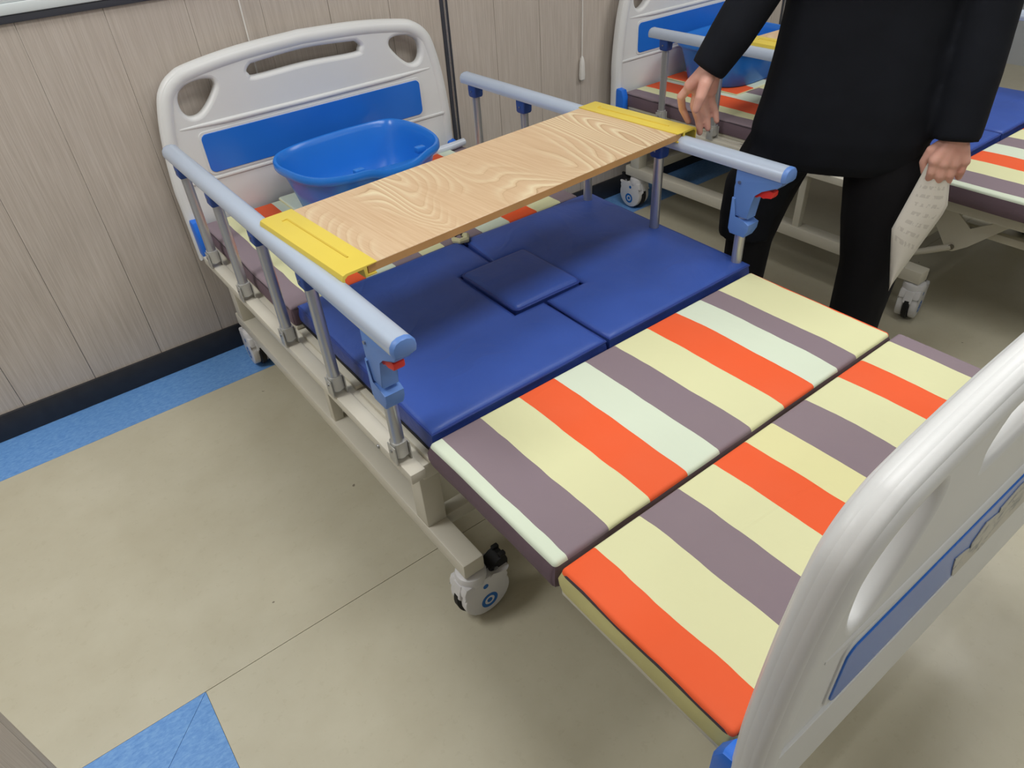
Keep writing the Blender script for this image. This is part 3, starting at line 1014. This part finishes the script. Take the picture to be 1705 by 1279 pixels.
def notch_pad(name, label, sgn, dloc, z1, seed, group):
    """half of the blue middle mattress; inner edge is cut out for the small square pad"""
    # outline polygon (world of bed 1) for the left half, mirrored shape for the right half
    if sgn < 0:
        pts = [(.462, .950), (.938, .955), (.938, 1.178), (.850, 1.180), (.855, 1.430), (.962, 1.432), (.970, 1.604), (.466, 1.597)]
    else:
        pts = [(.950, .955), (1.452, .957), (1.470, 1.592), (.988, 1.600), (.972, 1.432), (1.072, 1.430), (1.075, 1.180), (.950, 1.178)]
    z0 = .460
    bm = bmesh.new()
    # grid fill clipped by the polygon: inside test + rounded edge by distance
    def dist(px, py):
        d = 1e9
        n = len(pts)
        for i in range(n):
            a, b = Vector(pts[i]), Vector(pts[(i + 1) % n])
            ab = b - a
            t = max(0, min(1, (Vector((px, py)) - a).dot(ab) / ab.length_squared))
            d = min(d, (Vector((px, py)) - a - ab * t).length)
        return d
    # rings: offset polygon inwards
    def offset(dd):
        n = len(pts)
        out = []
        for i in range(n):
            p0, p1, p2 = Vector(pts[i - 1]), Vector(pts[i]), Vector(pts[(i + 1) % n])
            e1, e2 = (p1 - p0).normalized(), (p2 - p1).normalized()
            n1, n2 = Vector((-e1.y, e1.x)), Vector((-e2.y, e2.x))
            k = (n1 + n2)
            k = k / max(.3, k.dot(n1)) if k.length > 1e-6 else n1
            out.append(p1 + k * dd)
        # subdivide edges for waviness
        res = []
        for i in range(n):
            a, b = out[i], out[(i + 1) % n]
            oa, ob_ = Vector(pts[i]), Vector(pts[(i + 1) % n])
            kk = max(2, int((ob_ - oa).length / .03))
            for j in range(kk):
                res.append(a.lerp(b, j / kk))
        return res
    r = .013
    lev = [(0.004, z0), (-.002, z0 + .015), (-.003, z0 + .03), (0.0, z1 - r), (.0015, z1 - .006), (.005, z1 - .002), (.011, z1), (.02, z1 + .001)]
    rv = []
    for dd, z in lev:
        ring = []
        for p in offset(dd):
            wz = .0012 * mnoise.noise(Vector((p.x * 12, p.y * 12, seed))) if dd > 0.001 else 0
            wo = .0016 * mnoise.noise(Vector((p.x * 17, p.y * 17, seed + z * 30)))
            ring.append(bm.verts.new((p.x + wo, p.y + wo, z + wz)))
        rv.append(ring)
    n = len(rv[0])
    for li, (a, b) in enumerate(zip(rv[:-1], rv[1:])):
        for i in range(n):
            f = bm.faces.new((a[i], a[(i + 1) % n], b[(i + 1) % n], b[i]))
            f.material_index = 1 if li < 3 else 0
    ft = bm.faces.new(rv[-1])
    fb_ = bm.faces.new(list(reversed(rv[0])))
    fb_.material_index = 1
    res = bmesh.ops.triangulate(bm, faces=[ft, fb_])
    tops = [f for f in bm.faces if all(v.co.z > z1 - .0025 for v in f.verts) and len(f.verts) == 3]
    for _ in range(3):
        es = list({e for f in tops for e in f.edges if e.calc_length() > .05})
        bmesh.ops.subdivide_edges(bm, edges=es, cuts=1)
        bad = [f for f in bm.faces if len(f.verts) > 3 and all(v.co.z > z1 - .0025 for v in f.verts)]
        bmesh.ops.triangulate(bm, faces=bad)
        tops = [f for f in bm.faces if all(v.co.z > z1 - .0025 for v in f.verts)]
    for v in bm.verts:
        if v.co.z > z1 - .0025:
            d = dist(v.co.x, v.co.y)
            v.co.z += .005 * min(1, d / .09) + .003 * min(1, d / .04) * mnoise.noise(Vector((v.co.x * 7, v.co.y * 7, seed)))
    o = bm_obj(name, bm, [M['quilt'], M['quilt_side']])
    o.location = dloc
    tag(o, label, 'cushion', group)
    loop = [(p.x, p.y, z1 - .007 + .0015 * mnoise.noise(Vector((p.x * 9, p.y * 9, seed)))) for p in offset(.001)]
    closed_tube('piping', loop, .0035, M['quilt_side'], o, 6)
    loop = [(p.x, p.y, z0 + .006) for p in offset(.001)]
    pp = closed_tube('lower_piping', loop, .005, M['black'], o, 6)
    return o

Z = Vector((0, 0, 0))
def dress_bed(D, tagline, sd):
    section('striped head section of the mattress under the blue basin on %s' % tagline, (X0, X1, 1.607, 2.288), .458, .516, [S_HEAD, M['side_purple']], D, sd + 1.0, True)
    section('striped leg section of the mattress just below the blue cushions on %s' % tagline, (X0, X1, .557, .938), .452, .513, [S_LEG, M['side_purple']], D, sd + 2.0, bulge=.007)
    section('striped foot section of the mattress against the footboard on %s' % tagline, (X0 + .002, X1 + .014, .203, .546), .458, .514, [S_FOOT, M['side_cream']], D, sd + 3.0, True)
    g = 'royal blue cushions in the middle of the beds'
    notch_pad('blue_cushion', 'royal blue cushion half by the left rail of %s' % tagline, -1, D, .523, sd + 4.0, g)
    notch_pad('blue_cushion', 'royal blue cushion half by the right rail of %s' % tagline, 1, D, .523, sd + 5.0, g)
    blue_pad('blue_cushion', 'small square royal blue pad filling the opening between the cushion halves of %s' % tagline,
             (.858, 1.069, 1.186, 1.424), .460, .533, D, sd + 6.0, g, nx=14, ny=14, puff=.007, amp=.003, r=.014)
dress_bed(Z, 'the nearer bed', 0)
dress_bed(D2, 'the farther bed', 40)

# crumpled cloth tie poking up between the cushion halves
t = empty('cloth_tie', (.972, 1.604, .517))
tag(t, 'small crumpled cream cloth tie at the far end of the blue cushion split', 'strap')
bm = bmesh.new()
add_tube(bm, [(-.004, .02, .006), (-.014, .0, .011), (-.006, -.018, .012), (.012, -.022, .012), (.024, -.006, .013), (.02, .01, .012)], [.007, .009, .008, .010, .010, .007], 8)
bm_obj('knot', bm, M['cream_cloth'], t)
bm = bmesh.new()
add_tube(bm, [(-.012, .012, .014), (.002, .008, .022), (.016, .010, .020), (.03, .006, .012)], [.003, .005, .005, .003], 8)
bm_obj('elastic_loop', bm, M['black'], t)

# ================================================================== overbed boards
def make_tray(loc, rz, label, L=1.058, W=.352):
    t = empty('overbed_board', loc, rz)
    tag(t, label, 'overbed board', 'wood-grain boards across the bed rails')
    h = L / 2
    bx = h - .078
    bm = bmesh.new()
    add_box(bm, -bx - .02, bx + .02, -W / 2 + .004, W / 2 - .004, -.016, .002, .0012, 1)
    for f in bm.faces:
        f.normal_update()
        f.material_index = 0 if abs(f.normal.z) > .5 else 1
    bm_obj('board', bm, [M['wood'], M['board_edge']], t)
    for s in (-1, 1):
        # clip profile in x-z: top plate, rounded outer corner, hanging lip, inner block
        pr = [(bx, .0045), (h - .010, .0045), (h - .003, .002), (h, -.005), (h - .001, -.030), (h - .005, -.030), (h - .0045, -.006), (h - .012, -.0005), (bx + .030, -.0005), (bx + .030, -.020), (bx + .004, -.020), (bx + .004, -.0165), (bx + .024, -.0165), (bx + .024, .0022), (bx, .0022)]
        bm = bmesh.new()
        add_prism(bm, [(s * a, b) for a, b in pr], 'y', -W / 2, W / 2, .0006)
        c = bm_obj('end_clip', bm, M['yellow'], t)
        # raised bead forming the long finger groove
        bm = bmesh.new()
        gx = s * (bx + .032)
        add_tube(bm, [(gx + s * .012, W / 2 - .045, .0042), (gx, W / 2 - .045, .0046), (gx, 0, .0046), (gx, -W / 2 + .055, .0046)], .0022, 8)
        bm_obj('finger_groove', bm, M['groove_yellow'], c)
    return t
make_tray((.940, 1.338, .8125), math.radians(3.6), 'wood-grain overbed board with yellow end clips across the nearer bed')
make_tray((.929 + D2.x, 1.50 + D2.y, .8125), math.radians(-1.0), 'wood-grain overbed board with yellow end clips across the farther bed')

# thin folded striped covers under the basins
C1 = stripe_mat('striped_fabric_cover_mint', [.803, .90, 1.0, 1.1, 1.2, 1.3], [MINT, ORANGE, CREAM, LAV, CREAM, ORANGE, MINT], .68, 1.45)
C2 = stripe_mat('striped_fabric_cover_orange', [.815, .93, 1.02, 1.12, 1.22, 1.32], [ORANGE, MINT, LAV, CREAM, ORANGE, CREAM, LAV], .68, 1.45)
for D_, cm, lab in ((Z, C1, 'thin folded striped cover lying under the basin on the nearer bed'), (D2, C2, 'thin folded striped cover lying under the basin on the farther bed')):
    bm = cushion_bm(.705, 1.36, 1.895, 2.284, .5185, .528, r=.004, puff=.001, amp=.0015, seed=9 + D_.x, bulge=.002)
    o = bm_obj('folded_cover', bm, [cm, M['cream_cloth']])
    o.location = D_
    tag(o, lab, 'cover', 'folded covers under the basins')

# ================================================================== hair-washing basins
def make_basin(loc, rz, label):
    t = empty('hair_wash_basin', loc, rz)
    tag(t, label, 'basin', 'blue hair-washing basins')
    # outline of the rim (local), counter-clockwise, starts at front centre (-y)
    out = [(.02, -.188), (.10, -.190), (.175, -.170), (.222, -.115), (.246, -.03), (.252, .06), (.240, .135), (.205, .180),
           (.10, .198), (-.02, .200), (-.14, .188), (-.215, .150), (-.250, .08), (-.252, .0), (-.240, -.085), (-.205, -.145), (-.14, -.180), (-.06, -.190)]
    rim = smooth_closed(out, 5)
    n = len(rim)
    def dip(x, y):
        if y > 0:
            return 0.0
        return math.exp(-((x - .03) / .085) ** 4)
    def ring(scale_x, scale_y, z, dipk, off=0.0, pull=0.0, cy=.0):
        r = []
        for x, y in rim:
            d = dip(x, y)
            yy = (y - cy) * scale_y + cy + pull * d
            r.append((x * scale_x, yy, z - dipk * d))
        return r
    H = .178
    bm = bmesh.new()
    rings = [
        ring(.74, .70, .004, 0), ring(.765, .725, 0.0, 0), ring(.79, .755, .006, 0),
        ring(.86, .84, .085, .01), ring(.925, .92, .145, .020), ring(.935, .932, .160, .022),
        ring(.945, .943, .156, .022), ring(.985, .985, .152, .022), ring(1.0, 1.0, .158, .022), ring(1.0, 1.0, .171, .022),
        ring(.985, .985, H, .022), ring(.955, .950, H - .001, .022), ring(.93, .92, .168, .024, pull=.022),
        ring(.915, .905, .157, .024, pull=.070), ring(.90, .885, .142, .024, pull=.105), ring(.875, .85, .110, .012, pull=.112), ring(.84, .80, .070, .0, pull=.105), ring(.79, .745, .030, .0, pull=.09), ring(.74, .69, .012, 0, pull=.05), ring(.68, .62, .007, 0), ring(.35, .32, .006, 0)]
    add_loft(bm, rings)
    bb = bm_obj('basin_body', bm, M['basin_blue'], t)
    t.scale = (1, 1, .95)
    # two moulded clips at the ends of the neck-rest shelf
    for xx, yy_ in ((-.080, -.128), (.150, -.112)):
        bm = bmesh.new()
        add_box(bm, xx - .016, xx + .016, yy_ - .012, yy_ + .012, .146, .166, .004)
        add_box(bm, xx - .006, xx + .006, yy_ + .006, yy_ + .018, .140, .160, .002)
        bm_obj('moulded_clip', bm, M['basin_blue'], t)
    return t
make_basin((.918, 2.045, .5295), math.radians(3), 'blue hair-washing basin on the head section of the nearer bed')
make_basin((.900 + D2.x, 2.065, .5295), math.radians(1), 'blue hair-washing basin on the farther bed, partly behind the black sleeve')

tb = tube('drain_tube', [(1.20, 2.205, .535), (1.29, 2.235, .535), (1.38, 2.24, .534), (1.432, 2.243, .536)], [.010, .013, .014, .013], M['tube'], None, 14)
tag(tb, 'short milky white plastic tube lying beside the basin', 'tube')

# ================================================================== the person
PC = Vector((1.80, .98, 0))
E1 = Vector((.456, -.89, 0)).normalized()     # towards image right
NF = Vector((-.89, -.456, 0)).normalized()    # facing the camera side
def P(lat, z, off=0.0):
    return PC + E1 * lat + NF * off + Vector((0, 0, z))
person = empty('person', (PC.x, PC.y, 0))
tag(person, 'person in a black long-sleeved coat and black trousers standing between the beds, holding a paper', 'person')

def add_capsule_chain(bm, pts, rads, n=14):
    """tapered tube with hemispherical ends"""
    pts = [Vector(p) for p in pts]
    d0 = (pts[0] - pts[1]).normalized()
    d1 = (pts[-1] - pts[-2]).normalized()
    P2, R2 = [], []
    for a in (1.0, .92, .7, .38):
        P2.append(pts[0] + d0 * rads[0] * a)
        R2.append(rads[0] * math.sqrt(max(0.0004, 1 - a * a)))
    P2 += pts
    R2 += list(rads)
    for a in (.38, .7, .92, 1.0):
        P2.append(pts[-1] + d1 * rads[-1] * a)
        R2.append(rads[-1] * math.sqrt(max(0.0004, 1 - a * a)))
    add_tube(bm, P2, R2, n)

def add_ellipsoid(bm, c, rx, ry, rz, rot=None, seg=20):
    mt = Matrix.Translation(c) @ (rot.to_4x4() if rot else Matrix.Identity(4)) @ Matrix.Diagonal((rx, ry, rz, 1))
    bmesh.ops.create_uvsphere(bm, u_segments=seg, v_segments=seg // 2 + 2, radius=1.0, matrix=mt)

BROT = Matrix((E1, NF, Vector((0, 0, 1)))).transposed()   # body frame -> world

def body_ring(z, hw, hd, lat=0.0, off=0.0, n=28, p=2.4):
    r = []
    for k in range(n):
        t = 2 * math.pi * k / n
        c, s = math.cos(t), math.sin(t)
        x = hw * math.copysign(abs(c) ** (2 / p), c)
        y = hd * math.copysign(abs(s) ** (2 / p), s)
        r.append(P(lat + x, z, off + y))
    return r

def add_cuffed(bm, pts, rads, n=16):
    """tapered tube with a round top end and a flat cuff"""
    pts = [Vector(p) for p in pts]
    d0 = (pts[0] - pts[1]).normalized()
    P2 = [pts[0] + d0 * rads[0] * a for a in (1.0, .92, .7, .38)] + pts
    R2 = [rads[0] * math.sqrt(max(0.0004, 1 - a * a)) for a in (1.0, .92, .7, .38)] + list(rads)
    add_tube(bm, P2, R2, n)

# --- coat
bm = bmesh.new()
add_loft(bm, [body_ring(*a) for a in (
    (.690, .190, .110, -.02), (.72, .215, .130, -.012), (.78, .222, .140, -.005), (.86, .212, .138), (.96, .200, .130),
    (1.08, .190, .122), (1.20, .195, .122), (1.30, .200, .118), (1.37, .190, .105), (1.41, .150, .085), (1.44, .085, .070), (1.465, .070, .065))])
# side flap of the coat over the outer thigh
add_loft(bm, [body_ring(*a) for a in ((.455, .080, .085, -.198, .0), (.52, .086, .090, -.194), (.62, .098, .105, -.178), (.74, .10, .11, -.12))])
# arms
add_cuffed(bm, [P(-.160, 1.345, 0), P(-.225, 1.24, .05), P(-.240, 1.12, .12), P(-.285, 1.03, .16), P(-.328, .952, .180)], [.060, .062, .058, .054, .045])
add_cuffed(bm, [P(.160, 1.345, 0), P(.222, 1.22, .0), P(.248, 1.09, .01), P(.254, .95, .045), P(.256, .800, .078)], [.060, .063, .061, .058, .054])
coat = bm_obj('coat', bm, M['coat'], None)
remesh(coat, .008, 5, .5)
# --- trousers
bm = bmesh.new()
add_loft(bm, [body_ring(*a) for a in ((.735, .17, .11), (.78, .195, .125), (.86, .19, .12), (.95, .17, .11))])
add_capsule_chain(bm, [P(-.105, .80), P(-.158, .67), P(-.180, .56), P(-.186, .44, .01), P(-.190, .25), P(-.190, .09)], [.095, .100, .090, .068, .063, .061])
add_capsule_chain(bm, [P(.105, .80), P(.134, .67), P(.143, .55), P(.154, .42, .01), P(.152, .25), P(.152, .09)], [.095, .105, .097, .082, .075, .072])
trs = bm_obj('trousers', bm, M['trousers'], None)
remesh(trs, .010, 5, .5)
# --- shoes
for lat in (-.190, .150):
    bm = bmesh.new()
    add_ellipsoid(bm, P(lat, .045, .06), .046, .135, .045, BROT)
    add_ellipsoid(bm, P(lat, .055, -.02), .045, .06, .055, BROT)
    add_box(bm, -.042, .042, -.07, .18, .001, .02, .008, 2, Matrix.Translation(P(lat, 0, .0)) @ BROT.to_4x4())
    s = bm_obj('shoe', bm, M['shoe'], None)
    remesh(s, .007, 5, .5)

# --- skin: one continuous body (head, neck, trunk, arms and hands)
V_ = lambda *a: Vector(a)
bm = bmesh.new()
HC = P(0, 1.585, .02)
add_ellipsoid(bm, HC + Vector((0, 0, .015)), .074, .092, .098, BROT, 24)
add_ellipsoid(bm, HC + Vector((0, 0, -.045)) + NF * .018, .056, .070, .066, BROT, 20)
add_capsule_chain(bm, [P(0, 1.36, -.01), P(0, 1.42, -.01), P(0, 1.50, 0)], [.055, .056, .052])
add_capsule_chain(bm, [P(0, .90), P(0, 1.1), P(0, 1.36, -.01)], [.06, .06, .055])
add_capsule_chain(bm, [P(-.175, 1.35), P(0, 1.37), P(.175, 1.35)], [.04, .05, .04])
for s_ in (-1, 1):
    add_capsule_chain(bm, [P(0, .92), P(s_ * .11, .82), P(s_ * .15, .60), P(s_ * .17, .35), P(s_ * .175, .10)], [.05, .055, .05, .04, .035])
add_capsule_chain(bm, [HC + NF * .088 + Vector((0, 0, .012)), HC + NF * .104 + Vector((0, 0, -.022))], [.009, .014], 10)
add_ellipsoid(bm, HC + NF * .088 + Vector((0, 0, -.024)), .019, .012, .010, BROT, 12)
for s_ in (-1, 1):
    add_ellipsoid(bm, HC + E1 * s_ * .075 + Vector((0, 0, -.005)) - NF * .005, .008, .018, .031, BROT, 12)
# right hand of the figure (image left), reaching down round the outer clip of the board
wr = V_(1.500, 1.182, .962)
add_capsule_chain(bm, [P(-.175, 1.35), P(-.225, 1.24, .05), P(-.240, 1.12, .12), P(-.300, 1.015, .165), wr], [.04, .04, .036, .032, .027])
idx, mid, rng, pky = V_(1.468, 1.219, .915), V_(1.483, 1.208, .906), V_(1.497, 1.197, .901), V_(1.510, 1.187, .900)
for q, r0, r1 in ((idx, .025, .0175), (mid, .026, .0175), (rng, .025, .0170), (pky, .023, .0155)):
    add_capsule_chain(bm, [wr, q], [r0, r1], 14)
for pts, rads in (
    ([idx, V_(1.459, 1.240, .886), V_(1.476, 1.247, .852), V_(1.492, 1.236, .817)], [.0122, .0114, .0100, .0084]),
    ([mid, V_(1.484, 1.216, .864), V_(1.497, 1.207, .826), V_(1.497, 1.199, .795)], [.0124, .0114, .0100, .0084]),
    ([rng, V_(1.503, 1.201, .863), V_(1.514, 1.194, .830), V_(1.514, 1.187, .804)], [.0118, .0108, .0094, .0080]),
    ([pky, V_(1.518, 1.187, .871), V_(1.528, 1.180, .845), V_(1.528, 1.173, .823)], [.0104, .0094, .0084, .0072]),
    ([V_(1.486, 1.180, .948), V_(1.462, 1.172, .926), V_(1.446, 1.168, .900), V_(1.441, 1.173, .872)], [.0185, .0160, .0132, .0100])):
    add_capsule_chain(bm, pts, rads, 12)
# left hand of the figure (image right), hanging with a sheet pinched between thumb and fingers
lw = P(.260, .815, .082)
add_capsule_chain(bm, [P(.175, 1.35), P(.222, 1.22), P(.248, 1.09, .01), P(.254, .95, .045), lw], [.04, .04, .036, .034, .029])
k1, k2, k3, k4 = P(.226, .757, .106), P(.247, .752, .104), P(.268, .752, .098), P(.289, .757, .090)
for q, r0, r1 in ((k1, .022, .0155), (k2, .024, .0158), (k3, .024, .0155), (k4, .022, .0140)):
    add_capsule_chain(bm, [lw, q], [r0, r1], 14)
for k, dz, r in ((k1, .048, .0115), (k2, .052, .0118), (k3, .050, .0113), (k4, .042, .0100)):
    add_capsule_chain(bm, [k, k + NF * .002 + V_(0, 0, -dz * .6), k - NF * .006 + V_(0, 0, -dz), k - NF * .028 + V_(0, 0, -dz * 1.02)], [r, r * .95, r * .86, r * .74], 12)
add_capsule_chain(bm, [P(.240, .795, .085), P(.214, .772, .084), P(.206, .742, .082), P(.214, .718, .084)], [.0160, .0140, .0120, .0095], 12)
skin = bm_obj('body', bm, M['skin'], None)
remesh(skin, .0030, 3, .5)
# --- hair, eyes, mouth
bm = bmesh.new()
add_ellipsoid(bm, HC + Vector((0, 0, .030)) - NF * .014, .083, .096, .096, BROT, 24)
add_ellipsoid(bm, HC + Vector((0, 0, -.04)) - NF * .045, .070, .055, .085, BROT, 20)
hair = bm_obj('hair', bm, M['hair'], None)
remesh(hair, .007, 3, .5)
for s in (-1, 1):
    bm = bmesh.new()
    add_ellipsoid(bm, HC + E1 * s * .030 + NF * .083 + Vector((0, 0, .012)), .013, .007, .006, BROT, 12)
    bm_obj('eye', bm, M['eye'], skin)
bm = bmesh.new()
add_ellipsoid(bm, HC + NF * .087 + Vector((0, 0, -.055)), .021, .007, .007, BROT, 12)
bm_obj('mouth', bm, M['lip'], skin)
inv = Matrix.Translation((-PC.x, -PC.y, 0))
for o in list(COL.objects):
    if o.type == 'MESH' and o.parent is None and o.name.split('.')[0] in ('coat', 'trousers', 'shoe', 'body', 'hair'):
        o.data.transform(inv)
        o.parent = person
for o in skin.children:
    o.data.transform(inv)
coat['label'] = 'black coat with long sleeves'
trs['label'] = 'black trousers'

# sheet of paper in the hanging hand: gently bent
a_, b_ = P(.214, .748, .092), P(.262, .758, .100)
c_, d_ = P(.176, .572, .115), P(.286, .640, .10)
e_ = P(.212, .405, .12)
bm = bmesh.new()
uvl = bm.loops.layers.uv.new('uv')
# corners: top-left a_, top-right b_, right d_, bottom e_, left c_
NU, NV = 10, 14
grid = {}
for i in range(NU + 1):
    for j in range(NV + 1):
        u, v = i / NU, j / NV
        lft = c_.lerp(a_, v) if True else a_
        Lp = e_.lerp(c_, min(1, v / .35)) if v < .35 else c_.lerp(a_, (v - .35) / .65)
        Rp = e_.lerp(d_, v / .62) if v < .62 else d_.lerp(b_, (v - .62) / .38)
        p = Lp.lerp(Rp, u) + NF * (.016 * math.sin(u * math.pi) * (1 - .4 * v))
        grid[i, j] = (p, (u, v))
vv = {k: bm.verts.new(p - Vector((PC.x, PC.y, 0))) for k, (p, _) in grid.items()}
for i in range(NU):
    for j in range(NV):
        q = [(i, j), (i + 1, j), (i + 1, j + 1), (i, j + 1)]
        if j == 0:
            pass
        f = bm.faces.new([vv[k] for k in q])
        for lp, k in zip(f.loops, q):
            lp[uvl].uv = grid[k][1]
me = bpy.data.meshes.new('paper_sheet')
bm.to_mesh(me)
bm.free()
paper = link('paper_sheet', me, M['paper'], None)
sd_ = paper.modifiers.new('thick', 'SOLIDIFY')
sd_.thickness = .0006
paper.location = (PC.x, PC.y, 0)
tag(paper, 'white printed paper sheet held in the lowered hand beside the trouser leg', 'paper')
